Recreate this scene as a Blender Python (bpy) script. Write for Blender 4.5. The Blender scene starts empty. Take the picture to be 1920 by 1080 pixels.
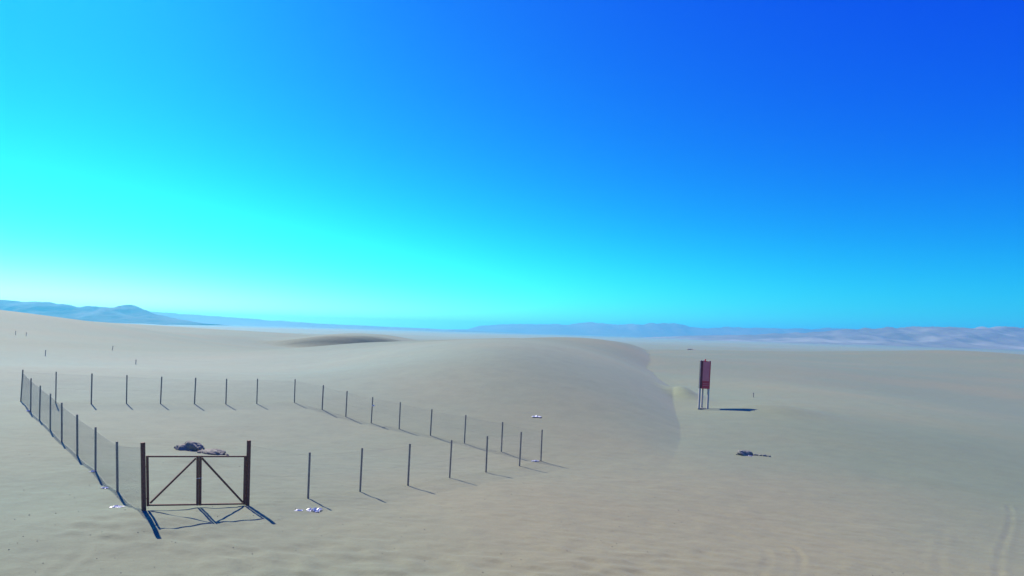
import bpy, bmesh, math, random
import numpy as np
from mathutils import Matrix, Vector

sc = bpy.context.scene
COL = sc.collection
random.seed(7)

# ------------------------------------------------------------------ camera
CAM_Z = 8.0
PITCH, ROLL = 0.068, 0.03
cam_data = bpy.data.cameras.new('camera')
cam = bpy.data.objects.new('camera', cam_data)
COL.objects.link(cam)
cp, sp, cr, sr = math.cos(PITCH), math.sin(PITCH), math.cos(ROLL), math.sin(ROLL)
fw = Vector((0, cp, sp)); up0 = Vector((0, -sp, cp)); rt0 = Vector((1, 0, 0))
rt = cr * rt0 + sr * up0
up = -sr * rt0 + cr * up0
cam.matrix_world = Matrix(((rt.x, up.x, -fw.x, 0), (rt.y, up.y, -fw.y, 0), (rt.z, up.z, -fw.z, CAM_Z), (0, 0, 0, 1)))
cam_data.sensor_width = 36
cam_data.lens = 36 * 1200 / 1920
cam_data.clip_start = 0.2
cam_data.clip_end = 60000
sc.camera = cam

# ------------------------------------------------------------------ sky and sun
SUN_AZ, SUN_EL = math.radians(-41.5), math.radians(41)      # azimuth from +Y towards +X
world = bpy.data.worlds.new('World')
sc.world = world
world.use_nodes = True
nt = world.node_tree
bg = nt.nodes['Background']
sky = nt.nodes.new('ShaderNodeTexSky')
sky.sky_type = 'NISHITA'
sky.sun_disc = False
sky.sun_elevation = SUN_EL
sky.sun_rotation = SUN_AZ
sky.air_density = 1.0
sky.dust_density = 0.3
sky.ozone_density = 2.0
sky.altitude = 0
# the camera's strongly saturated rendering of the clear desert sky: one tone curve per channel
sep = nt.nodes.new('ShaderNodeSeparateColor')
com = nt.nodes.new('ShaderNodeCombineColor')
nt.links.new(sky.outputs[0], sep.inputs[0])
SKY_CURVE = {'Red': (5.2, 0.55), 'Green': (2.35, 2.0), 'Blue': (0.35, 1.12)}
for i, ch in enumerate(('Red', 'Green', 'Blue')):
    g, k = SKY_CURVE[ch]
    m0 = nt.nodes.new('ShaderNodeMath'); m0.operation = 'MULTIPLY'; m0.inputs[1].default_value = 0.1
    m1 = nt.nodes.new('ShaderNodeMath'); m1.operation = 'POWER'; m1.inputs[1].default_value = g
    m2 = nt.nodes.new('ShaderNodeMath'); m2.operation = 'MULTIPLY'; m2.inputs[1].default_value = k * 10
    nt.links.new(sep.outputs[i], m0.inputs[0]); nt.links.new(m0.outputs[0], m1.inputs[0])
    nt.links.new(m1.outputs[0], m2.inputs[0]); nt.links.new(m2.outputs[0], com.inputs[i])
nt.links.new(com.outputs[0], bg.inputs['Color'])
bg.inputs['Strength'].default_value = 0.0732

sun_data = bpy.data.lights.new('sun', 'SUN')
sun_data.energy = 5.0
sun_data.angle = math.radians(0.5)
sun_data.color = (1.0, 0.95, 0.86)
sun = bpy.data.objects.new('sun', sun_data)
COL.objects.link(sun)
to_sun = Vector((math.sin(SUN_AZ) * math.cos(SUN_EL), math.cos(SUN_AZ) * math.cos(SUN_EL), math.sin(SUN_EL)))
sun.rotation_euler = to_sun.to_track_quat('Z', 'Y').to_euler()
sun.location = (-60, 60, 80)

sc.view_settings.view_transform = 'Standard'
sc.view_settings.look = 'None'
sc.view_settings.exposure = 0.45
sc.view_settings.gamma = 1.0
sc.cycles.use_denoising = True
sc.cycles.max_bounces = 8
sc.cycles.diffuse_bounces = 3
sc.cycles.volume_bounces = 4
sc.cycles.sample_clamp_indirect = 8

# ------------------------------------------------------------------ helpers
def tag(o, label=None, cat=None, group=None, kind=None):
    if label: o['label'] = label
    if cat: o['category'] = cat
    if group: o['group'] = group
    if kind: o['kind'] = kind
    return o

def empty(name, loc=(0, 0, 0)):
    o = bpy.data.objects.new(name, None)
    o.location = loc
    o.empty_display_size = 0.3
    COL.objects.link(o)
    return o

def link(name, me, mat, parent=None, loc=(0, 0, 0), smooth=False):
    o = bpy.data.objects.new(name, me)
    if mat is not None:
        if len(me.materials) == 0: me.materials.append(mat)
    o.location = loc
    if parent is not None: o.parent = parent
    if smooth: me.polygons.foreach_set('use_smooth', [True] * len(me.polygons))
    COL.objects.link(o)
    return o

def from_bm(name, bm, mat, parent=None, loc=(0, 0, 0), smooth=False):
    bmesh.ops.recalc_face_normals(bm, faces=bm.faces)
    me = bpy.data.meshes.new(name)
    bm.to_mesh(me); bm.free()
    return link(name, me, mat, parent, loc, smooth)

def bar(bm, p, q, w, d=None, ref=(0, 0, 1), bevel=0.0, sides=4):
    """square (or round) bar from p to q, w across, d deep"""
    p, q = Vector(p), Vector(q)
    d = d or w
    ax = (q - p).normalized()
    ref = Vector(ref)
    if abs(ax.dot(ref)) > 0.95: ref = Vector((1, 0, 0))
    u = ref.cross(ax).normalized(); v = ax.cross(u).normalized()
    prof = []
    if sides == 4 and bevel > 0:
        b = bevel
        for sx, sy in ((1, 1), (-1, 1), (-1, -1), (1, -1)):
            x, y = sx * w / 2, sy * d / 2
            if sx * sy > 0: prof += [(x, y - sy * b), (x - sx * b, y)]
            else: prof += [(x - sx * b, y), (x, y - sy * b)]
    elif sides == 4:
        prof = [(w / 2, d / 2), (-w / 2, d / 2), (-w / 2, -d / 2), (w / 2, -d / 2)]
    else:
        prof = [(w / 2 * math.cos(2 * math.pi * k / sides), d / 2 * math.sin(2 * math.pi * k / sides)) for k in range(sides)]
    n = len(prof)
    a = [bm.verts.new(p + u * x + v * y) for x, y in prof]
    b_ = [bm.verts.new(q + u * x + v * y) for x, y in prof]
    for k in range(n):
        bm.faces.new((a[k], a[(k + 1) % n], b_[(k + 1) % n], b_[k]))
    bm.faces.new(a); bm.faces.new(b_)

# value noise on numpy arrays
def vnoise(x, y, seed):
    xi = np.floor(x).astype(np.int64); yi = np.floor(y).astype(np.int64)
    fx = x - xi; fy = y - yi
    fx = fx * fx * fx * (fx * (fx * 6 - 15) + 10); fy = fy * fy * fy * (fy * (fy * 6 - 15) + 10)
    def h(i, j):
        n = (i * 374761393 + j * 668265263 + seed * 1274126177) & 0xffffffff
        n = ((n ^ (n >> 13)) * 1274126177) & 0xffffffff
        n = n ^ (n >> 16)
        return (n & 0xffff) / 32767.5 - 1.0
    return (h(xi, yi) * (1 - fx) + h(xi + 1, yi) * fx) * (1 - fy) + (h(xi, yi + 1) * (1 - fx) + h(xi + 1, yi + 1) * fx) * fy

def fbm(x, y, seed, oct=3, gain=0.5):
    s = 0; a = 1.0
    for k in range(oct):
        s = s + a * vnoise(x * 2 ** k + 13.7 * k, y * 2 ** k - 7.1 * k, seed + k)
        a *= gain
    return s

def sstep(a, b, x):
    t = np.clip((x - a) / (b - a), 0, 1)
    return t * t * (3 - 2 * t)

# ------------------------------------------------------------------ materials
def new_mat(name):
    m = bpy.data.materials.new(name); m.use_nodes = True
    return m, m.node_tree, m.node_tree.nodes['Principled BSDF']

def simple_mat(name, c1, c2, rough=0.7, scale=6.0, metal=0.0, bump=0.2, detail=6):
    m, t, b = new_mat(name)
    tc = t.nodes.new('ShaderNodeTexCoord')
    nz = t.nodes.new('ShaderNodeTexNoise'); nz.inputs['Scale'].default_value = scale; nz.inputs['Detail'].default_value = detail
    cr_ = t.nodes.new('ShaderNodeValToRGB')
    cr_.color_ramp.elements[0].position = 0.35; cr_.color_ramp.elements[1].position = 0.7
    cr_.color_ramp.elements[0].color = (*c1, 1); cr_.color_ramp.elements[1].color = (*c2, 1)
    t.links.new(tc.outputs['Object'], nz.inputs['Vector']); t.links.new(nz.outputs['Fac'], cr_.inputs['Fac'])
    t.links.new(cr_.outputs['Color'], b.inputs['Base Color'])
    b.inputs['Roughness'].default_value = rough; b.inputs['Metallic'].default_value = metal
    if bump:
        bp = t.nodes.new('ShaderNodeBump'); bp.inputs['Strength'].default_value = bump; bp.inputs['Distance'].default_value = 0.01
        t.links.new(nz.outputs['Fac'], bp.inputs['Height']); t.links.new(bp.outputs['Normal'], b.inputs['Normal'])
    return m

def sand_mat():
    m, t, b = new_mat('sand')
    N, L = t.nodes, t.links
    tc = N.new('ShaderNodeTexCoord')
    def noise(scale, detail=4, rough=0.55, stretch=None):
        n = N.new('ShaderNodeTexNoise'); n.inputs['Scale'].default_value = scale
        n.inputs['Detail'].default_value = detail; n.inputs['Roughness'].default_value = rough
        if stretch:
            mp = N.new('ShaderNodeMapping'); mp.inputs['Scale'].default_value = stretch[0]; mp.inputs['Rotation'].default_value = (0, 0, stretch[1])
            L.new(tc.outputs['Object'], mp.inputs['Vector']); L.new(mp.outputs['Vector'], n.inputs['Vector'])
        else:
            L.new(tc.outputs['Object'], n.inputs['Vector'])
        return n
    def ramp(src, p0, p1, c0, c1):
        r = N.new('ShaderNodeValToRGB'); e = r.color_ramp.elements
        e[0].position, e[1].position = p0, p1; e[0].color, e[1].color = (*c0, 1), (*c1, 1)
        L.new(src, r.inputs['Fac']); return r
    def mix(fac, a, b_, mode='MIX'):
        x = N.new('ShaderNodeMix'); x.data_type = 'RGBA'; x.blend_type = mode
        if isinstance(fac, float): x.inputs['Factor'].default_value = fac
        else: L.new(fac, x.inputs['Factor'])
        L.new(a, x.inputs['A']); L.new(b_, x.inputs['B']); return x.outputs['Result']
    big = noise(0.03, 4)
    gm = N.new('ShaderNodeMapping'); gm.vector_type = 'TEXTURE'
    gm.inputs['Location'].default_value = (6, 24, 0); gm.inputs['Scale'].default_value = (24, 24, 400)
    gs = N.new('ShaderNodeTexGradient'); gs.gradient_type = 'SPHERICAL'
    L.new(tc.outputs['Object'], gm.inputs['Vector']); L.new(gm.outputs['Vector'], gs.inputs['Vector'])
    ad = N.new('ShaderNodeMath'); ad.operation = 'MULTIPLY_ADD'; ad.inputs[1].default_value = 0.35
    L.new(gs.outputs['Fac'], ad.inputs[0]); L.new(big.outputs['Fac'], ad.inputs[2])
    base = ramp(ad.outputs[0], 0.42, 0.78, (0.176, 0.196, 0.103), (0.225, 0.199, 0.096))
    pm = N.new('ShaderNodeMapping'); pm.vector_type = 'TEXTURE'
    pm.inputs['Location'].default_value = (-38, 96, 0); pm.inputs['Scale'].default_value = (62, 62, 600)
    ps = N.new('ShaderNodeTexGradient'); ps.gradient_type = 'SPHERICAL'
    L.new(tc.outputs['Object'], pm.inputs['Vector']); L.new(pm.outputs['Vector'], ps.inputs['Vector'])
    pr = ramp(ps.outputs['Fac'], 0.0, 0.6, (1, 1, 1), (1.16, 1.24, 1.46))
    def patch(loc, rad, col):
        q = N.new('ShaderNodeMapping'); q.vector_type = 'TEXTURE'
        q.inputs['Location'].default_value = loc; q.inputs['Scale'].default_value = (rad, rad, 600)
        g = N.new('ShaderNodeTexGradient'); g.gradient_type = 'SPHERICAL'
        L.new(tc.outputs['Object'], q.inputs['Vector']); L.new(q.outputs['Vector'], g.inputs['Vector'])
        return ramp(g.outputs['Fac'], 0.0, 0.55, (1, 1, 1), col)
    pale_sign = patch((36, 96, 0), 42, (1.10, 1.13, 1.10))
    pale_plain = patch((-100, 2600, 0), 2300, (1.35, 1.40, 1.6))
    vignette_right = patch((56, 46, 0), 44, (0.89, 0.92, 0.83))      # vignette-like dimming on the right, painted into the sand colour
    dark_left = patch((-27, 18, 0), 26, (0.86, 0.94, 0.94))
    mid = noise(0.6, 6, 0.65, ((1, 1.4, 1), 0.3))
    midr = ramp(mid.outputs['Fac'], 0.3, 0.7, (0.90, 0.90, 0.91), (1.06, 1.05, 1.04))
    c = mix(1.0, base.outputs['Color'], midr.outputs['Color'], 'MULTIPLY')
    for p_ in (pr, pale_sign, pale_plain, vignette_right, dark_left): c = mix(1.0, c, p_.outputs['Color'], 'MULTIPLY')
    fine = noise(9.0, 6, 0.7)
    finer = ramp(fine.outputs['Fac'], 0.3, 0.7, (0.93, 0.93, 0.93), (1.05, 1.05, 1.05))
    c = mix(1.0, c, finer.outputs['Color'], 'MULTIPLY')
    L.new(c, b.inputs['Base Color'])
    b.inputs['Roughness'].default_value = 0.85
    b.inputs['Specular IOR Level'].default_value = 0.3
    b.inputs['Sheen Weight'].default_value = 0.12; b.inputs['Sheen Roughness'].default_value = 0.5
    rip = noise(1.9, 6, 0.62, ((1, 1.35, 1), 0.5))
    b1 = N.new('ShaderNodeBump'); b1.inputs['Strength'].default_value = 0.5; b1.inputs['Distance'].default_value = 0.06
    L.new(rip.outputs['Fac'], b1.inputs['Height'])
    b2 = N.new('ShaderNodeBump'); b2.inputs['Strength'].default_value = 0.55; b2.inputs['Distance'].default_value = 0.015
    L.new(fine.outputs['Fac'], b2.inputs['Height']); L.new(b1.outputs['Normal'], b2.inputs['Normal'])
    L.new(b2.outputs['Normal'], b.inputs['Normal'])
    return m

def hill_mat(name, c1, c2, c3, scale, contrast=(0.5, 0.72)):
    m, t, b = new_mat(name)
    N, L = t.nodes, t.links
    tc = N.new('ShaderNodeTexCoord')
    mp = N.new('ShaderNodeMapping'); mp.inputs['Scale'].default_value = (1, 1, 3)
    n1 = N.new('ShaderNodeTexNoise'); n1.inputs['Scale'].default_value = scale; n1.inputs['Detail'].default_value = 6
    n2 = N.new('ShaderNodeTexNoise'); n2.inputs['Scale'].default_value = scale * 0.35; n2.inputs['Detail'].default_value = 4
    L.new(tc.outputs['Object'], mp.inputs['Vector']); L.new(mp.outputs['Vector'], n1.inputs['Vector']); L.new(tc.outputs['Object'], n2.inputs['Vector'])
    r = N.new('ShaderNodeValToRGB'); e = r.color_ramp.elements
    e[0].position, e[1].position = 0.35, 0.65; e[0].color, e[1].color = (*c1, 1), (*c2, 1)
    L.new(n1.outputs['Fac'], r.inputs['Fac'])
    r2 = N.new('ShaderNodeValToRGB'); e = r2.color_ramp.elements
    e[0].position, e[1].position = contrast; e[0].color, e[1].color = (0, 0, 0, 1), (1, 1, 1, 1)
    L.new(n2.outputs['Fac'], r2.inputs['Fac'])
    x = N.new('ShaderNodeMix'); x.data_type = 'RGBA'
    L.new(r2.outputs['Color'], x.inputs['Factor']); L.new(r.outputs['Color'], x.inputs['A']); x.inputs['B'].default_value = (*c3, 1)
    L.new(x.outputs['Result'], b.inputs['Base Color'])
    b.inputs['Roughness'].default_value = 0.95
    b.inputs['Specular IOR Level'].default_value = 0.1
    return m

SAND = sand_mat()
POST = simple_mat('weathered_post', (0.25, 0.20, 0.14), (0.40, 0.335, 0.245), 0.8, 14)
STAKE = simple_mat('bleached_stake', (0.26, 0.235, 0.20), (0.38, 0.35, 0.30), 0.8, 8)
WIRE = simple_mat('galvanised_wire', (0.15, 0.145, 0.14), (0.24, 0.23, 0.22), 0.5, 30, 0.3, 0)
RUST = simple_mat('rusty_paint', (0.13, 0.055, 0.035), (0.26, 0.11, 0.06), 0.8, 18)
STEEL = simple_mat('grey_steel', (0.42, 0.39, 0.34), (0.55, 0.50, 0.44), 0.6, 9, 0.1)
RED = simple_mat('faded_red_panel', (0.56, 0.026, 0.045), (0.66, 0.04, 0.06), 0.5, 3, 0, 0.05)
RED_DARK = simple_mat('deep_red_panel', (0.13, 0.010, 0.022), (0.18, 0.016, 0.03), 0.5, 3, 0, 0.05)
PINK = simple_mat('sun_bleached_red', (0.70, 0.17, 0.18), (0.78, 0.21, 0.21), 0.6, 2.5, 0, 0.05)
RUBBLE = simple_mat('dark_rubble', (0.19, 0.17, 0.12), (0.32, 0.28, 0.20), 0.9, 7, 0, 0.4)
SLAG = simple_mat('grey_rubble', (0.17, 0.165, 0.13), (0.30, 0.28, 0.22), 0.9, 9, 0, 0.6)
PLASTIC = simple_mat('white_plastic', (0.84, 0.80, 0.72), (0.90, 0.87, 0.80), 0.35, 12, 0, 0.15)
_t = PLASTIC.node_tree; _o = _t.nodes['Material Output']; _tr = _t.nodes.new('ShaderNodeBsdfTranslucent'); _tr.inputs['Color'].default_value = (0.8, 0.8, 0.78, 1)
_mx = _t.nodes.new('ShaderNodeMixShader'); _mx.inputs[0].default_value = 0.12
_t.links.new(_t.nodes['Principled BSDF'].outputs[0], _mx.inputs[1]); _t.links.new(_tr.outputs[0], _mx.inputs[2]); _t.links.new(_mx.outputs[0], _o.inputs['Surface'])
BROWN = simple_mat('brown_rock', (0.32, 0.20, 0.14), (0.40, 0.27, 0.19), 0.9, 1.2, 0, 0.5)

# ------------------------------------------------------------------ measured fence posts: base x, y, z, and the vector to the top
GATE_POSTS = [(-12.49, 22.62, 1.46, -0.15, -0.08, 2.32), (-10.07, 25.52, 0.94, -0.07, -0.03, 2.49)]
FRONT = [(-8.34, 27.58, 0.73, -0.02, -0.01, 1.91), (-6.62, 29.65, 0.54, 0.01, 0, 1.96), (-4.79, 31.85, 0.34, 0.02, 0, 2.03),
         (-2.96, 34.04, 0.26, 0.04, 0, 1.98), (-1.14, 36.21, 0.14, 0.02, 0, 2.01), (0.76, 38.49, 0.08, 0.05, 0, 2.00)]
RIGHT = [(2.10, 40.10, 0.07, 0.03, 0, 1.95), (-0.37, 41.72, 0.25, 0.03, 0, 1.93), (-2.87, 43.36, 0.44, 0.04, 0, 1.90),
         (-5.35, 44.98, 0.63, 0.04, 0, 1.83), (-7.80, 46.58, 0.76, 0.01, 0, 1.94), (-10.15, 48.12, 0.92, 0.03, 0.01, 1.92),
         (-12.43, 49.61, 1.13, 0.01, 0, 1.95), (-14.70, 51.10, 1.41, 0.01, 0, 1.92), (-17.53, 52.95, 1.67, -0.03, -0.01, 1.91)]
BACK = [(-20.22, 51.98, 1.61, -0.04, -0.02, 2.00), (-22.34, 51.16, 1.59, -0.05, -0.02, 2.01), (-24.43, 50.35, 1.66, -0.02, -0.01, 2.02),
        (-26.61, 49.50, 1.69, -0.03, -0.02, 2.07), (-28.73, 48.68, 1.72, -0.08, -0.05, 2.15), (-30.84, 47.86, 1.71, -0.08, -0.05, 2.27),
        (-32.91, 47.06, 1.82, -0.09, -0.07, 2.28)]
LEFT = [(-36.47, 48.41, 1.72, -0.02, -0.02, 2.34), (-32.63, 44.28, 1.55, -0.10, -0.07, 2.28), (-29.74, 41.18, 1.49, -0.08, -0.06, 2.19),
        (-26.76, 37.98, 1.46, -0.10, -0.07, 2.11), (-23.95, 34.95, 1.32, -0.11, -0.08, 2.14), (-20.91, 31.69, 1.33, -0.11, -0.08, 2.01),
        (-18.00, 28.56, 1.32, -0.10, -0.06, 1.95), (-15.18, 25.54, 1.30, -0.12, -0.07, 1.94)]

# ------------------------------------------------------------------ the ground
FOOT = np.array([(7.5, 34), (11.0, 43), (13.6, 51), (15.4, 58), (16.6, 64), (20.0, 78), (23.2, 92), (25.5, 104), (28.0, 125), (32.5, 152), (47, 215), (78, 370), (120, 600)], float)
SIGN = (20.9, 69.5)

def dune_field(x, y):
    """the big dune whose slip face ends in a sharp foot line"""
    fx = np.interp(y, FOOT[:, 1], FOOT[:, 0])
    fx = fx + 0.3 * np.sin(y * 0.15) * sstep(60, 90, y)
    d = fx - x
    dd = np.maximum(d, 0)
    amp = 7.6 * sstep(34, 74, y) * (1 - sstep(350, 600, y))
    return amp * (1 - np.exp(-dd / 14.0))

def far_dune(x, y):
    """crescent dune beyond the crest, its steep face turned to the camera"""
    u = (x + 96) / 40.0
    yf = 292 + 16 * u * u - 10 * u
    amp = 6.0 * sstep(-0.8, 0.4, u) * (1 - sstep(0.6, 1.6, u)) + 1e-6
    rise = sstep(0, 1, (y - yf) / (1.75 * amp + 0.5)) * (1 - sstep(30, 170, y - yf))
    return amp * rise

def mounds(x, y):
    z = 1.25 * np.exp(-((x - 22.2) / 1.9) ** 2 - ((y - 83) / 4.2) ** 2)          # little mound beside the sign
    z = z + 0.8 * np.exp(-((x - 28.0) / 5.0) ** 2 - ((y - 67.8) / 5.0) ** 2) + 0.35 * np.exp(-((x - 34) / 8) ** 2 - ((y - 78) / 8) ** 2)           # bank that catches the sign's shadow
    z = z + 0.22 * np.exp(-((x + 16.3) / 1.7) ** 2 - ((y - 33.2) / 1.6) ** 2)
    return z

def special(x, y):
    return dune_field(x, y) + far_dune(x, y) + mounds(x, y)

CTRL = [p[:3] for p in GATE_POSTS + FRONT + RIGHT + BACK + LEFT]
CTRL += [(-10.77, 20.42, 1.3), (-8.23, 23.33, .9), (-13.8, 23.77, 1.25), (-16.54, 26.73, 1.22), (-19.5, 29.85, 1.3), (-6.9, 25.9, .7), (-5.15, 27.97, .53), (-3.35, 30.18, .4), (-1.5, 32.4, .3), (.3, 34.6, .22),
         (-22, 16, 1.7), (-10, 14, 1.25), (0, 18, .88), (12, 18, .3), (22, 22, -.3), (24, 30, -.7), (26, 41, -.7), (60, 72, -2.2), (45, 45, -2.0),
         (-35, 25, 2.2), (-45, 38, 2.3), (-60, 60, 2.6), (10, 28, 0.0), (12, 40, -0.15), (8, 33, 0.05), (0, -20, 1.5), (-40, -20, 3), (40, -20, 0.5),
         (-53, 75, 2.3), (-93, 130, 2.5), (-128, 180, 4.6), (-176, 220, 10.1), (-165, 260, 6.3), (-152, 300, 2.6), (-132, 330, 1.2), (-240, 220, 13.5), (-200, 330, 4.0), (-240, 360, 6.0),
         (-44, 80, 2.2), (-71, 130, 1.5), (-104, 190, 1.8), (-25.5, 75, 2.35), (-30, 100, 2.2), (-37, 130, 2.7), (-46, 155, 2.9), (-57, 155, 1.7), (-35, 155, 4.1), (-58, 195, 0.4),
         (-62, 240, -1.6), (-75, 285, -2.0), (-110, 285, -1.5), (-60, 400, 0.5), (-140, 420, 2.0),
         (-22, 155, 4.8), (0, 160, 5.9), (20, 170, 4.8), (0, 54, 1.8), (0, 62, 3.4), (0, 70, 5.0), (0, 80, 6.2), (0, 95, 6.7), (0, 115, 6.6), (8, 54, 1.2), (8, 62, 2.4), (8, 72, 4.0), (9, 85, 5.2), (11, 95, 5.4), (16, 120, 5.2), (-12, 62, 2.9), (-12, 75, 4.3), (-14, 95, 5.2), (-16, 120, 5.4), (38, 200, 3.8),
         (0, 220, 5.0), (0, 300, 2.8), (40, 300, 3.6),
         (16.5, 64, .3), (25.5, 104, .3), (33, 152, .25), (80, 370, 0.0), (SIGN[0], SIGN[1], .3), (30, 60, 0.35), (45, 100, 0.2), (70, 150, 0.0),
         (110, 220, -.5), (150, 400, -.6), (235, 350, 4.8), (180, 290, 1.0), (300, 360, 0.5), (110, 110, -4.2), (240, 420, -3),
         (0, 700, -4), (300, 800, -4), (-300, 800, 0), (-500, 500, 10), (600, 600, -4), (-400, 0, 8), (400, 0, -6), (0, -300, 2), (0, 1200, -7)]
CTRL = np.array(CTRL, float)
SC = 100.0
def tps_fit(P, v, lam=2e-6):
    n = len(P)
    d = np.hypot(P[:, None, 0] - P[None, :, 0], P[:, None, 1] - P[None, :, 1])
    K = np.where(d > 0, d * d * np.log(np.maximum(d, 1e-9)), 0) + lam * np.eye(n)
    Q = np.c_[np.ones(n), P]
    M = np.block([[K, Q], [Q.T, np.zeros((3, 3))]])
    return np.linalg.solve(M, np.r_[v, 0, 0, 0])
TW = tps_fit(CTRL[:, :2] / SC, CTRL[:, 2] - special(CTRL[:, 0], CTRL[:, 1]))
def tps(x, y):
    X, Y = np.ravel(x) / SC, np.ravel(y) / SC
    n = len(CTRL); out = TW[n] + TW[n + 1] * X + TW[n + 2] * Y
    for k in range(n):
        d2 = (X - CTRL[k, 0] / SC) ** 2 + (Y - CTRL[k, 1] / SC) ** 2
        out += TW[k] * 0.5 * d2 * np.log(np.maximum(d2, 1e-16))
    return out.reshape(np.shape(x))

TRACKS = [  # wheel tracks pressed into the sand: centre line points, half width, depth
    ([(28.5, 37.0), (27.1, 35.0), (25.2, 32.6), (23.0, 30.0), (20.6, 27.2), (18.3, 24.3), (16.6, 22.0)], 0.11, 0.075),
    ([(19.9, 29.6), (18.0, 27.0), (15.9, 24.0), (15.0, 22.3)], 0.14, 0.035),
    ([(10.2, 27.0), (11.2, 25.3), (10.9, 24.0), (9.7, 21.6), (9.0, 19.8)], 0.11, 0.055),
    ([(9.0, 26.4), (9.9, 25.0), (9.6, 23.8), (8.5, 21.6), (7.8, 19.8)], 0.14, 0.035),
    ([(4.0, 22.2), (5.6, 22.6), (7.2, 22.4), (8.4, 21.8)], 0.16, 0.04),
    ([(1.5, 20.6), (3.4, 21.3), (5.2, 21.5), (7.0, 21.1)], 0.16, 0.035),
    ([(-13.5, 20.8), (-12.6, 19.8), (-12.0, 18.8), (-11.7, 17.0)], 0.15, 0.06),
    ([(-15.2, 20.6), (-14.2, 19.7), (-13.5, 18.8), (-13.1, 17.0)], 0.15, 0.045),
    ([(-10.6, 26.4), (-8.9, 27.2), (-7.8, 27.9), (-6.0, 28.2)], 0.16, 0.04),
    ([(-10.0, 25.5), (-8.4, 26.2), (-6.9, 26.6), (-4.0, 26.4), (0.0, 26.0), (6, 25.4)], 0.15, 0.022),
    ([(-9.5, 24.4), (-7.8, 25.0), (-6.4, 25.4), (-3.6, 25.1), (0.3, 24.6), (6, 24.0)], 0.15, 0.022),
]
def tracks(x, y):
    z = np.zeros_like(x)
    for pts, hw, dep in TRACKS:
        pts = np.array(pts, float)
        lo, hi = pts.min(0) - 1, pts.max(0) + 1
        sel = (x > lo[0]) & (x < hi[0]) & (y > lo[1]) & (y < hi[1])
        if not sel.any(): continue
        X, Y = x[sel], y[sel]
        best = np.full(X.shape, 1e9); side = np.zeros_like(X)
        for a, b in zip(pts[:-1], pts[1:]):
            ab = b - a
            t = np.clip(((X - a[0]) * ab[0] + (Y - a[1]) * ab[1]) / (ab @ ab), 0, 1)
            d = np.hypot(X - a[0] - t * ab[0], Y - a[1] - t * ab[1])
            best = np.minimum(best, d)
        wob = 0.75 + 0.5 * vnoise(X * 1.3, Y * 1.3, 91)
        z[sel] += 0.27 * wob * dep * (-np.exp(-(best / hw) ** 2) + 0.9 * np.exp(-((best - 2.0 * hw) / (0.8 * hw)) ** 2))
    return z

def ground_z(x, y, detail=True):
    x = np.asarray(x, float); y = np.asarray(y, float)
    r = np.hypot(x, y)
    far = sstep(600, 1500, r)
    z = tps(np.clip(x, -900, 900), np.clip(y, -500, 1300)) * (1 - far) + far * -8.0
    z = z + special(x, y) * (1 - far)
    z = z + 4.4 * (1 - sstep(3, 16, r))                             # the rise the camera stands on
    if detail:
        z = z + 3.0 * fbm(x / 260, y / 260, 5, 3) * sstep(350, 1200, r)
        z = z + 0.35 * fbm(x / 45, y / 45, 3, 2) * sstep(60, 160, r) * (1 - 0.5 * far)
        z = z + 0.035 * fbm(x / 6, y / 6, 11, 3) * (1 - sstep(80, 200, r))
        nr = 1 - sstep(30, 60, r)
        foot = vnoise(x / 0.55 + 0.6 * y, y / 0.42, 21)
        patch = sstep(-0.15, 0.5, vnoise(x / 4.0, y / 3.0, 33))
        near = 1 - sstep(19, 27, y)
        z = z + nr * (0.011 + 0.034 * patch * near) * foot
        z = z + nr * 0.010 * fbm(x / 0.6, y / 0.5 + x * 0.3, 44, 2)
        z = z + tracks(x, y)
    return z

def graded(lo, fine_lo, fine_hi, hi, step, growth, slow, mid_lo, mid_hi):
    mid = list(np.arange(fine_lo, fine_hi + 1e-6, step))
    up_, s, v = [], step, mid[-1]
    while v < hi: s *= (slow if v < mid_hi else growth); v += s; up_.append(v)
    dn, s, v = [], step, mid[0]
    while v > lo: s *= (slow if v > mid_lo else growth); v -= s; dn.append(v)
    return np.array(dn[::-1] + mid + up_)

def grid_mesh(name, gx, gy, Z):
    nx, ny = len(gx), len(gy)
    X, Y = np.meshgrid(gx, gy)
    co = np.stack([X, Y, Z], -1).reshape(-1, 3).astype(np.float32)
    i = np.arange((ny - 1) * (nx - 1)); r, c = i // (nx - 1), i % (nx - 1)
    v0 = r * nx + c
    quads = np.stack([v0, v0 + 1, v0 + nx + 1, v0 + nx], -1).astype(np.int32)
    me = bpy.data.meshes.new(name)
    me.vertices.add(len(co)); me.vertices.foreach_set('co', co.ravel())
    me.loops.add(quads.size); me.loops.foreach_set('vertex_index', quads.ravel())
    me.polygons.add(len(quads))
    me.polygons.foreach_set('loop_start', np.arange(0, quads.size, 4, dtype=np.int32))
    me.polygons.foreach_set('loop_total', np.full(len(quads), 4, dtype=np.int32))
    me.polygons.foreach_set('use_smooth', np.ones(len(quads), dtype=bool))
    me.update(calc_edges=True)
    return me

EXT = 13000
gx = graded(-EXT, -26, 28, EXT, 0.105, 1.06, 1.02, -120, 60)
gy = graded(-EXT, 16.5, 42, EXT, 0.09, 1.06, 1.011, 16, 330)
GX, GY = np.meshgrid(gx, gy)
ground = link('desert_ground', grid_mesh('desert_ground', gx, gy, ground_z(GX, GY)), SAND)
tag(ground, 'pale sand desert floor with rolling dunes and wheel tracks', 'ground', kind='structure')
del GX, GY

def gz(x, y):
    return float(ground_z(np.array([x]), np.array([y]))[0])

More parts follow.
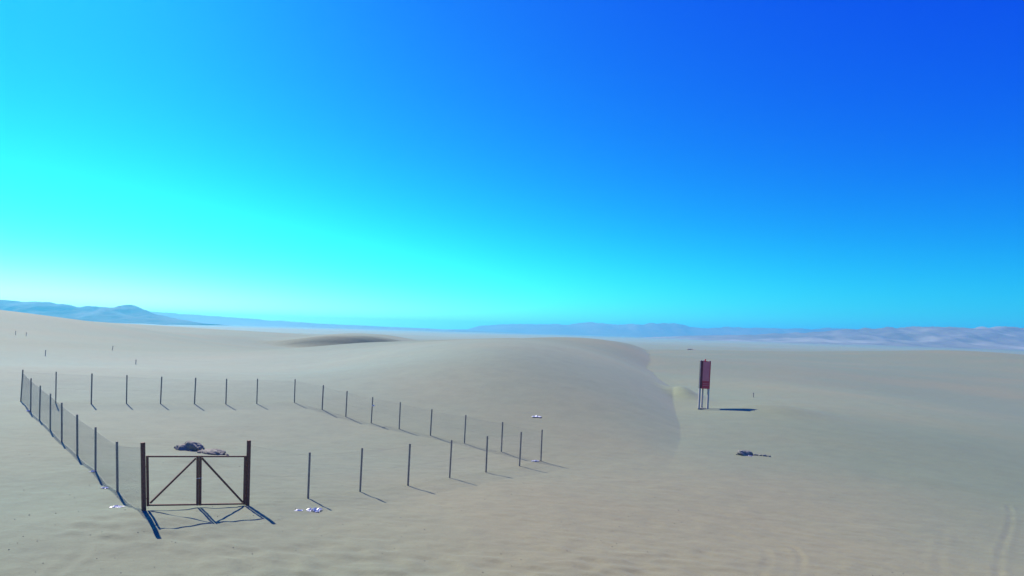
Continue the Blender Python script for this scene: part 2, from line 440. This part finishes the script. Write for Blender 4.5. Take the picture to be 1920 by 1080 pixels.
# ------------------------------------------------------------------ hills on the horizon
def ridge(name, prof, D, width, front, mat, label, seed, nx=420, ny=60, rough=0.3, base=-12):
    """prof: (x metres, crest height) along a ridge D metres away; front = share of width on the camera's side"""
    prof = np.array(prof, float)
    xs = np.linspace(prof[0, 0], prof[-1, 0], nx)
    ys = np.linspace(D - width * front, D + width * (1 - front), ny)
    X, Y = np.meshgrid(xs, ys)
    H = np.interp(X, prof[:, 0], prof[:, 1])
    t = np.where(Y < D, (Y - ys[0]) / (D - ys[0]), (ys[-1] - Y) / (ys[-1] - D))
    s = width / 6
    n = fbm(X / s, Y / (s * 1.6), seed, 4, 0.55)
    rg = 1 - np.abs(fbm(X / (s * 0.7), Y / (s * 2.4), seed + 20, 4, 0.55))
    shape = t ** 1.25
    Z = base + (H - base) * shape * (1 + rough * (n * 0.5 + (rg - 0.6) * 0.9) * (1 - t) * 2.0 * t ** 0.3)
    H2 = (H - base) * t
    Z += H2 * (0.03 * n + 0.05 * fbm(X / (D * 0.012), Y / (D * 0.03), seed + 50, 3, 0.6))
    o = link(name, grid_mesh(name, xs, ys, Z), mat)
    tag(o, label, 'hills', kind='structure')
    return o

def crest(pixels, D):
    """crest heights measured as angles (units of 1/1200) above the true horizon at bearings x/1200"""
    return [(x / 1200 * D, CAM_Z + a / 1200 * D) for x, a in pixels]

M_FAR = hill_mat('far_range_rock', (0.16, 0.12, 0.10), (0.22, 0.17, 0.13), (0.26, 0.21, 0.16), 0.002)
M_RIDGE = hill_mat('ridge_rock', (0.18, 0.145, 0.115), (0.27, 0.22, 0.17), (0.46, 0.40, 0.31), 0.006)
M_HILL = hill_mat('dark_hill_rock', (0.05, 0.043, 0.04), (0.11, 0.09, 0.075), (0.20, 0.16, 0.13), 0.008)

far_range = ridge('mountain_range', crest([(-260, -4), (-140, 0), (-80, 2), (-58, 9), (0, 15), (60, 16), (90, 18), (105, 16), (125, 19), (150, 24), (175, 21), (200, 19), (225, 22),
    (250, 20.5), (265, 23.5), (315, 24.5), (335, 18.5), (360, 17.5), (410, 22), (480, 20), (600, 25), (660, 25), (760, 24), (1000, 26), (1500, 20), (2200, 18)], 8200),
    8200, 2400, 0.5, M_FAR, 'hazy blue mountain range on the horizon beyond the dunes', 3, nx=600)
right_ridge = ridge('ridge', crest([(200, -6), (330, 2), (420, 6), (520, 13), (600, 19), (660, 27), (760, 31), (860, 34), (960, 38), (1200, 39), (1700, 36), (2400, 30)], 4300),
    4300, 1700, 0.7, M_RIDGE, 'bluish eroded ridge with pale streaks at the right of the horizon', 9, rough=0.6)
left_slope = ridge('slope', crest([(-2200, 27), (-1400, 27), (-960, 25), (-660, 16.5), (-560, 12.5), (-480, 8.6), (-320, 3.4), (-110, 0.5), (60, -3), (300, -8)], 6200),
    6200, 1800, 0.55, M_FAR, 'long pale blue slope falling from the left hill towards the centre', 15, rough=0.15)
left_hill = ridge('hill', crest([(-2400, 44), (-1500, 38), (-1100, 33), (-960, 31.5), (-880, 29.5), (-810, 24.5), (-750, 23.2), (-735, 26), (-722, 30), (-712, 30), (-700, 27.5), (-685, 21.5), (-670, 14.5),
    (-650, 9), (-630, 5), (-600, 0.5), (-560, -3)], 3600), 3600, 1100, 0.6, M_HILL, 'blue hill with a small rounded peak at the left of the horizon', 27, rough=0.8)

# ------------------------------------------------------------------ wire fence round the enclosure
fence = empty('wire_fence', (-17, 40, gz(-17, 40)))
tag(fence, 'square enclosure fence of dark posts strung with thin wire mesh', 'fence')

def child(name, bm, mat, parent, origin):
    """mesh built in world coordinates, stored relative to origin and parented"""
    bmesh.ops.translate(bm, verts=bm.verts, vec=-Vector(origin))
    ploc = Vector((0, 0, 0)); p = parent
    while p is not None: ploc += Vector(p.location); p = p.parent
    return from_bm(name, bm, mat, parent, Vector(origin) - ploc)

def post_geom(p):
    b = Vector((p[0], p[1], gz(p[0], p[1]))); l = Vector(p[3:6])
    # keep the measured top of the post where it is
    top = Vector(p[:3]) + l
    return b, top

AB = Vector((14.58, 17.47, 0)).normalized()
for p in FRONT + RIGHT + BACK + LEFT:
    b, top = post_geom(p)
    bm = bmesh.new()
    ax = (top - b).normalized()
    w = random.uniform(0.068, 0.08)
    bar(bm, b - ax * 0.35, top, w, w, ref=AB, bevel=0.012)
    child('post', bm, POST, fence, b)

def mesh_panel(p, q, pitch=0.062, wd=0.0015):
    b0, t0 = post_geom(p); b1, t1 = post_geom(q)
    bm = bmesh.new()
    cut = 0.93
    L = (b1 - b0).length; H = 0.5 * ((t0 - b0).length + (t1 - b1).length) * cut
    nb = 12
    # the lower edge follows the ground, 3 cm above it
    lows = [gz(*(b0.lerp(b1, k / nb)).xy) + 0.03 for k in range(nb + 1)]
    sag = random.uniform(0.01, 0.05)
    def P(s, v):
        s = min(max(s, 0), L); k = s / L
        lo = b0.lerp(b1, k); hi = t0.lerp(t1, k)
        i = min(int(k * nb), nb - 1); f = k * nb - i
        lz = lows[i] * (1 - f) + lows[i + 1] * f
        w = v / H
        top_z = lo.z + (hi.z - lo.z) * cut - sag * 4 * k * (1 - k)
        pt = lo.lerp(hi, w * cut)
        pt.z = lz + (top_z - lz) * w
        return pt
    nrm = (b1 - b0).cross(Vector((0, 0, 1))).normalized()
    def wire(s0, v0, s1, v1, d, segs=3):
        prev = None
        for k in range(segs + 1):
            t = k / segs
            c = P(s0 + (s1 - s0) * t, v0 + (v1 - v0) * t)
            dirv = (P(s1, v1) - P(s0, v0)).normalized()
            u = dirv.cross(nrm).normalized()
            ring = [bm.verts.new(c + u * d / 2), bm.verts.new(c - u * d / 4 + nrm * d * 0.433), bm.verts.new(c - u * d / 4 - nrm * d * 0.433)]
            if prev:
                for j in range(3): bm.faces.new((prev[j], prev[(j + 1) % 3], ring[(j + 1) % 3], ring[j]))
            prev = ring
    n = int((L + H) / pitch)
    for k in range(1, n + 1):
        c = k * pitch
        s0, v0 = (c, 0) if c <= L else (L, c - L)
        s1, v1 = (c - H, H) if c >= H else (0, c)
        wire(s0, v0, s1, v1, wd, 2)
        wire(L - s0, v0, L - s1, v1, wd, 2)
    wire(0, H, L, H, 0.005, 6)
    wire(0, H * 0.5, L, H * 0.5, 0.0045, 6)
    wire(0, 0.005, L, 0.005, 0.005, 8)
    return child('mesh_panel', bm, WIRE, fence, b0)

chain_front = [GATE_POSTS[1]] + FRONT + [RIGHT[0]]
chain_back = BACK + [LEFT[0]]
for chain in (chain_front, RIGHT, [RIGHT[-1]] + chain_back, LEFT + [GATE_POSTS[0]]):
    for p, q in zip(chain[:-1], chain[1:]):
        mesh_panel(p, q)

# ------------------------------------------------------------------ double leaf gate
g0 = Vector(GATE_POSTS[0][:3]); g1 = Vector(GATE_POSTS[1][:3])
g0.z, g1.z = gz(g0.x, g0.y), gz(g1.x, g1.y)
gate = empty('double_gate', (g0 + g1) / 2)
tag(gate, 'rusty double leaf field gate with diagonal braces between two tall posts', 'gate')
for p, b in zip(GATE_POSTS, (g0, g1)):
    top = Vector(p[:3]) + Vector(p[3:6])
    bm = bmesh.new(); ax = (top - b).normalized()
    bar(bm, b - ax * 0.4, top, 0.122, 0.122, ref=AB, bevel=0.012)
    child('gate_post', bm, RUST, gate, b)
T0 = Vector(GATE_POSTS[0][:3]) + Vector(GATE_POSTS[0][3:6]); T1 = Vector(GATE_POSTS[1][:3]) + Vector(GATE_POSTS[1][3:6])
gdir = (g1 - g0); gdir.z = 0; glen = gdir.length; gdir.normalize()
gn = gdir.cross(Vector((0, 0, 1))).normalized()
def gpt(s, top):
    """point on the gate plane, s metres from the first post; top False = lower rail, True = upper rail"""
    k = s / glen
    lo = g0.lerp(g1, k); hi = T0.lerp(T1, k)
    za = 1.46 + 0.17 + (0.94 + 0.05 - 1.46 - 0.17) * k
    zb = T0.z - 0.48 + (T1.z - 0.62 - (T0.z - 0.48)) * k
    z = zb if top else za
    w = (z - lo.z) / (hi.z - lo.z)
    pt = lo.lerp(hi, w); pt.z = z
    return pt
for s_out, s_in in ((0.135, glen / 2 - 0.050), (glen - 0.135, glen / 2 + 0.050)):
    leaf = empty('gate_leaf', gpt(s_out, False) - Vector(gate.location)); leaf.parent = gate
    bl, tl, bi, ti = gpt(s_out, False), gpt(s_out, True), gpt(s_in, False), gpt(s_in, True)
    for nm, a, b, w in (('stile', bl, tl, 0.092), ('stile', bi, ti, 0.096)):
        bm = bmesh.new(); ax = (b - a).normalized()
        bar(bm, a - ax * 0.03, b + ax * 0.03, w, 0.06, ref=gdir, bevel=0.006); child(nm, bm, RUST, leaf, a)
    sg = 1 if s_in > s_out else -1
    for nm, a, b in (('top_rail', tl, ti), ('bottom_rail', bl, bi)):
        bm = bmesh.new(); e = (b - a).normalized() * 0.044
        bar(bm, a + e, b - e, 0.072, 0.05, ref=(0, 0, 1), bevel=0.005); child(nm, bm, RUST, leaf, a)
    bm = bmesh.new(); e = (ti - bl).normalized()
    bar(bm, bl + e * 0.09 , ti - e * 0.09, 0.064, 0.044, ref=gn, bevel=0.004); child('brace', bm, RUST, leaf, bl)
    for f in (0.15, 0.8):
        a = bl.lerp(tl, f); bm = bmesh.new()
        bar(bm, a - gdir * sg * 0.10, a - gdir * sg * 0.035, 0.05, 0.03, bevel=0.004); child('hinge', bm, RUST, leaf, a)
bm = bmesh.new(); c = gpt(glen / 2, False).lerp(gpt(glen / 2, True), 0.55) - gn * 0.0
bar(bm, c - gdir * 0.11 + gn * 0.045, c + gdir * 0.11 + gn * 0.045, 0.035, 0.02, bevel=0.004)
child('latch_bar', bm, STEEL, gate, c)

# ------------------------------------------------------------------ tall red three-sided sign
sign_z = gz(*SIGN)
sign = empty('sign_totem', (SIGN[0], SIGN[1], sign_z))
tag(sign, 'tall faded red three-sided sign on three grey legs by the dune', 'sign')
sign.rotation_euler = (0, math.radians(2.4), 0)
SH0, SH1 = 2.2, 5.15
tri = [Vector((-0.50, -0.22, 0)), Vector((0.06, 0.66, 0)), Vector((0.50, 0.02, 0))]
for i, t in enumerate(tri):
    bm = bmesh.new(); bar(bm, t + Vector((0, 0, -0.6)), t + Vector((0, 0, SH1 + 0.06)), 0.19, 0.19, ref=(1, 0, 0), bevel=0.015)
    from_bm('leg', bm, STEEL, sign)
names = ('side_panel', 'side_panel', 'front_panel')
cen = (tri[0] + tri[1] + tri[2]) / 3
for i in range(3):
    a, b = tri[i], tri[(i + 1) % 3]
    d = (b - a).normalized(); n = d.cross(Vector((0, 0, 1))).normalized()
    if n.dot((a + b) / 2 - cen) < 0: n = -n
    bm = bmesh.new()
    A_, B_ = a + n * 0.10 - d * 0.07, b + n * 0.10 + d * 0.07
    vs = []
    for z in (SH0, SH1):
        for k, off in ((A_, -0.01), (B_, -0.01), (B_, 0.012), (A_, 0.012)):
            vs.append(bm.verts.new(k + n * off + Vector((0, 0, z))))
    for f in ((0, 1, 2, 3), (4, 5, 6, 7), (0, 1, 5, 4), (1, 2, 6, 5), (2, 3, 7, 6), (3, 0, 4, 7)): bm.faces.new([vs[j] for j in f])
    bmesh.ops.bevel(bm, geom=bm.edges[:], offset=0.004, segments=1, affect='EDGES')
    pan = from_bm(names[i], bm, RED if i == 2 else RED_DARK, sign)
    if i == 2:
        def decal(nm, u0, u1, z0, z1, mat, thick=0.006):
            bm = bmesh.new(); vs = []
            for z in (z0, z1):
                for u, off in ((u0, 0.013), (u1, 0.013), (u1, 0.013 + thick), (u0, 0.013 + thick)):
                    vs.append(bm.verts.new(A_.lerp(B_, u) + n * off + Vector((0, 0, z))))
            for f in ((0, 1, 2, 3), (4, 5, 6, 7), (0, 1, 5, 4), (1, 2, 6, 5), (2, 3, 7, 6), (3, 0, 4, 7)): bm.faces.new([vs[j] for j in f])
            from_bm(nm, bm, mat, pan)
        decal('bleached_sheet', 0.10, 0.78, SH0 + 0.82, SH1 - 0.06, PINK)
        decal('lower_board', 0.04, 0.78, SH0 + 0.05, SH0 + 0.72, RED)
        decal('stripe', 0.12, 0.72, SH0 + 0.30, SH0 + 0.37, PINK, 0.012)
        decal('stripe', 0.12, 0.72, SH0 + 0.50, SH0 + 0.57, PINK, 0.012)
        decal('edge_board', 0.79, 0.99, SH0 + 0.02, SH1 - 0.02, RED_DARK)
# cap plate with a lifting lug
bm = bmesh.new()
vs = [bm.verts.new(t * 0.93 + Vector((0, 0, z))) for z in (SH1 - 0.10, SH1 - 0.04) for t in tri]
bm.faces.new(vs[:3]); bm.faces.new(vs[3:])
for k in range(3): bm.faces.new((vs[k], vs[(k + 1) % 3], vs[3 + (k + 1) % 3], vs[3 + k]))
from_bm('cap_plate', bm, RED_DARK, sign)
bm = bmesh.new(); bar(bm, (0, -0.05, SH1 - 0.05), (0, -0.05, SH1 + 0.22), 0.16, 0.10, bevel=0.03); from_bm('lifting_lug', bm, RED, sign)
bm = bmesh.new()
vs = [bm.verts.new(t * 1.25 + Vector((0, 0, z))) for z in (-0.4, 0.10) for t in tri]
bm.faces.new(vs[:3]); bm.faces.new(vs[3:])
for k in range(3): bm.faces.new((vs[k], vs[(k + 1) % 3], vs[3 + (k + 1) % 3], vs[3 + k]))
from_bm('footing', bm, SLAG, sign)

# ------------------------------------------------------------------ lumps of rubble, litter, marker stakes
def lump_mesh(name, sx, sy, sz, seed, subdiv=4, rough=0.35):
    bm = bmesh.new()
    bmesh.ops.create_icosphere(bm, subdivisions=subdiv, radius=1)
    co = np.array([v.co[:] for v in bm.verts])
    n = fbm(co[:, 0] * 1.7 + co[:, 2] * 1.1 + 5, co[:, 1] * 1.7 - co[:, 2] * 0.9, seed, 4, 0.6)
    for v, k in zip(bm.verts, n):
        v.co *= 1 + rough * k
        v.co = Vector((v.co.x * sx, v.co.y * sy, max(v.co.z, -0.35) * sz))
    return bm

def stones(name, parent, mat, spots, seed):
    rnd = random.Random(seed)
    for x, y, s in spots:
        bm = lump_mesh(name, s, s * rnd.uniform(.7, 1), s * rnd.uniform(.5, .8), rnd.randint(0, 999), 2, 0.4)
        px, py = parent.location.x + x, parent.location.y + y
        from_bm(name, bm, mat, parent, (x, y, gz(px, py) - parent.location.z + s * 0.1))

def heap(name, x, y, sx, sy, sz, rot, mat, label, cat, group, seed, spots=()):
    e = empty(name, (x, y, gz(x, y)))
    tag(e, label, cat, group)
    o = from_bm('pile', lump_mesh('pile', sx, sy, sz, seed, 4, 0.2), mat, e, (0, 0, 0.05))
    o.rotation_euler.z = rot
    stones('stone', e, mat, spots, seed)
    return e

heap('rubble_heap', -17.85, 36.6, 0.66, 0.5, 0.36, 0.3, RUBBLE, 'larger dark blue-grey rubble heap lying behind the gate', 'rubble', 'rubble heaps inside the fence', 5,
     [(-0.75, -0.1, 0.12), (0.72, -0.15, 0.13), (0.85, -0.3, 0.08), (-0.4, -0.5, 0.1), (0.3, -0.55, 0.09)])
heap('rubble_heap', -16.3, 36.0, 0.70, 0.5, 0.19, -0.1, RUBBLE, 'lower flatter grey rubble heap just right of the larger one', 'rubble', 'rubble heaps inside the fence', 8,
     [(-0.6, -0.3, 0.1), (0.8, -0.1, 0.1), (0.95, -0.25, 0.07), (0.1, -0.5, 0.08)])

def crumpled(name, x, y, sx, sy, h, seed, label, group, mat=None, dz=0.0, rot=0.0, cat='litter'):
    """crumpled sheet of plastic lying on the sand"""
    n = 14
    u = np.linspace(-1, 1, n)
    U, V = np.meshgrid(u, u)
    R_ = np.sqrt(U * U + V * V)
    edge = 1 + 0.25 * fbm(U * 1.5 + seed, V * 1.5, seed, 2)
    f = 1 - np.clip(R_, 0, 1) ** 2
    Z = 0.35 * h * np.abs(fbm(U * 1.8 + seed * 3, V * 1.8, seed + 3, 3, 0.6)) * (0.35 + f) + 0.012
    co = np.stack([U * sx * edge, V * sy * edge, Z], -1).reshape(-1, 3)
    faces = [(r * n + c, r * n + c + 1, r * n + n + c + 1, r * n + n + c) for r in range(n - 1) for c in range(n - 1)
             if max(abs((u[r] + u[r + 1]) / 2), abs((u[c] + u[c + 1]) / 2)) < 0.8 or random.random() < 0.6]
    me = bpy.data.meshes.new(name); me.from_pydata([tuple(p) for p in co], [], faces)
    o = link(name, me, mat or PLASTIC, None, (x, y, gz(x, y) + dz))
    o.rotation_euler.z = rot
    sol = o.modifiers.new('thickness', 'SOLIDIFY'); sol.thickness = 0.006
    tag(o, label, cat, group)
    return o

LG = 'white plastic litter on the sand'
crumpled('plastic_sheet', -7.5, 25.6, 0.26, 0.22, 0.28, 3, 'largest crumpled white plastic sheet lying just right of the gate', LG)
crumpled('plastic_scrap', -8.0, 25.4, 0.15, 0.09, 0.10, 14, 'small white plastic scrap touching the largest sheet on its left', LG)
crumpled('plastic_scrap', -13.9, 23.4, 0.20, 0.11, 0.10, 5, 'flattened pale plastic scrap outside the fence left of the gate', LG)
crumpled('plastic_scrap', -16.10, 26.2, 0.13, 0.10, 0.10, 6, 'tiny white scrap at the foot of the mesh, nearest the gate', LG)
crumpled('plastic_scrap', -18.05, 28.45, 0.10, 0.09, 0.12, 7, 'tiny white scrap at the foot of the second post left of the gate', LG)
crumpled('plastic_scrap', -32.9, 44.45, 0.16, 0.12, 0.16, 8, 'tiny white scrap at the post next to the far left corner', LG)
crumpled('plastic_scrap', 1.75, 40.0, 0.24, 0.15, 0.16, 9, 'white plastic scrap caught at the right corner post', LG)
crumpled('plastic_sheet', 2.25, 51.6, 0.38, 0.28, 0.22, 10, 'white plastic sheet lying alone on the dune behind the right corner', LG)
bagp = RIGHT[5]
rag = crumpled('plastic_rag', bagp[0] + 0.11, bagp[1] - 0.05, 0.10, 0.09, 0.25, 12, 'white plastic rag snagged on the third post right of the back corner', LG, dz=1.25)

heap('scrap_heap', 16.75, 45.9, 0.60, 0.38, 0.24, 0.2, SLAG, 'low heap of grey scrap and stones on the sand below the red sign', 'debris', None, 31,
     [(0.75, -0.15, 0.17), (1.05, -0.2, 0.15), (1.35, -0.35, 0.16), (1.6, -0.45, 0.1), (-0.55, -0.15, 0.1), (0.45, 0.15, 0.14)])
crumpled('plastic_scrap', 17.0, 45.4, 0.15, 0.08, 0.12, 17, 'pale plastic scrap in front of the grey scrap heap', LG)

def stake(x, y, h, label, lean=(0.0, 0.0), w=0.09):
    z = gz(x, y); bm = bmesh.new()
    bar(bm, (0, 0, -0.3), (lean[0], lean[1], h), w, w, bevel=0.015)
    bar(bm, (lean[0] * 0.8 - 0.10, lean[1] * 0.8, h * 0.86), (lean[0] * 0.8 + 0.10, lean[1] * 0.8, h * 0.88), 0.05, 0.03)
    tag(from_bm('marker_stake', bm, STAKE, None, (x, y, z)), label, 'stake', 'marker stakes on the far slopes')
stake(-115.5, 150, 0.95, 'leftmost small stake on the pale slope at the left edge', w=0.09)
stake(-113, 150, 0.85, 'small stake just right of the leftmost one on the left slope', w=0.09)
stake(-75, 104, 0.95, 'lower small stake on the left slope, above the far fence corner', w=0.09)
stake(-81, 131, 1.0, 'small stake on the slope below the blue peak', (0.15, 0), w=0.09)
stake(-58, 100, 0.75, 'small stake on the slope behind the back fence', w=0.09)
stake(32.4, 85.5, 0.62, 'small stake standing alone right of the red sign', w=0.09)

e = empty('rock_outcrop', (110, 392, gz(110, 392)))
tag(e, 'small reddish brown rock outcrop on the skyline above the sign', 'rock')
from_bm('boulder', lump_mesh('boulder', 2.2, 1.3, 0.9, 77, 3), BROWN, e)
from_bm('boulder', lump_mesh('boulder', 1.2, 0.9, 0.7, 78, 3), BROWN, e, (2.6, 0.3, 0))

# small stones strewn over the near sand
rng = np.random.default_rng(4)
NP = 1500
py_ = 17 + 30 * rng.random(NP) ** 1.5
px_ = (rng.random(NP) * 2 - 1) * (py_ * 0.85 + 2)
pz_ = ground_z(px_, py_)
oct_v = np.array([(1, 0, 0), (-.9, .2, .1), (.1, 1, 0), (0, -1, .1), (0, .1, .75), (.1, 0, -.7)], float)
oct_f = [(0, 2, 4), (2, 1, 4), (1, 3, 4), (3, 0, 4), (2, 0, 5), (1, 2, 5), (3, 1, 5), (0, 3, 5)]
vv, ff = [], []
for k in range(NP):
    sz = 0.008 + 0.017 * rng.random() ** 3
    a = rng.random() * 6.283; ca, sa = math.cos(a), math.sin(a)
    j = oct_v * (0.7 + 0.6 * rng.random((6, 3))) * sz
    o0 = len(vv)
    for q in j: vv.append((px_[k] + q[0] * ca - q[1] * sa, py_[k] + q[0] * sa + q[1] * ca, pz_[k] + q[2] + sz * 0.25))
    ff += [tuple(o0 + i for i in f) for f in oct_f]
me = bpy.data.meshes.new('pebbles'); me.from_pydata(vv, [], ff)
pebbles = link('pebbles', me, simple_mat('pebble_stone', (0.13, 0.12, 0.09), (0.26, 0.24, 0.17), 0.9, 1.5, 0, 0))
tag(pebbles, 'tiny pebbles strewn thinly over the near sand', 'pebbles', kind='stuff')

# ------------------------------------------------------------------ desert haze
HZ = (-EXT - 2200, EXT + 2200, -24.0, 205.0)
bm = bmesh.new()
bmesh.ops.create_cube(bm, size=1)
for v in bm.verts:
    v.co = Vector(((HZ[1] if v.co.x > 0 else HZ[0]), (HZ[1] if v.co.y > 0 else HZ[0]), (HZ[3] if v.co.z > 0 else HZ[2])))
hm = bpy.data.materials.new('haze'); hm.use_nodes = True
ht = hm.node_tree; ht.nodes.remove(ht.nodes['Principled BSDF'])
pv = ht.nodes.new('ShaderNodeVolumePrincipled')
pv.inputs['Color'].default_value = (0.12, 0.65, 1.0, 1)
pv.inputs['Density'].default_value = 1.4e-4
pv.inputs['Anisotropy'].default_value = 0.5
ht.links.new(pv.outputs[0], ht.nodes['Material Output'].inputs['Volume'])
haze = from_bm('haze', bm, hm)
tag(haze, 'pale blue dusty air over the whole desert', 'haze', kind='stuff')
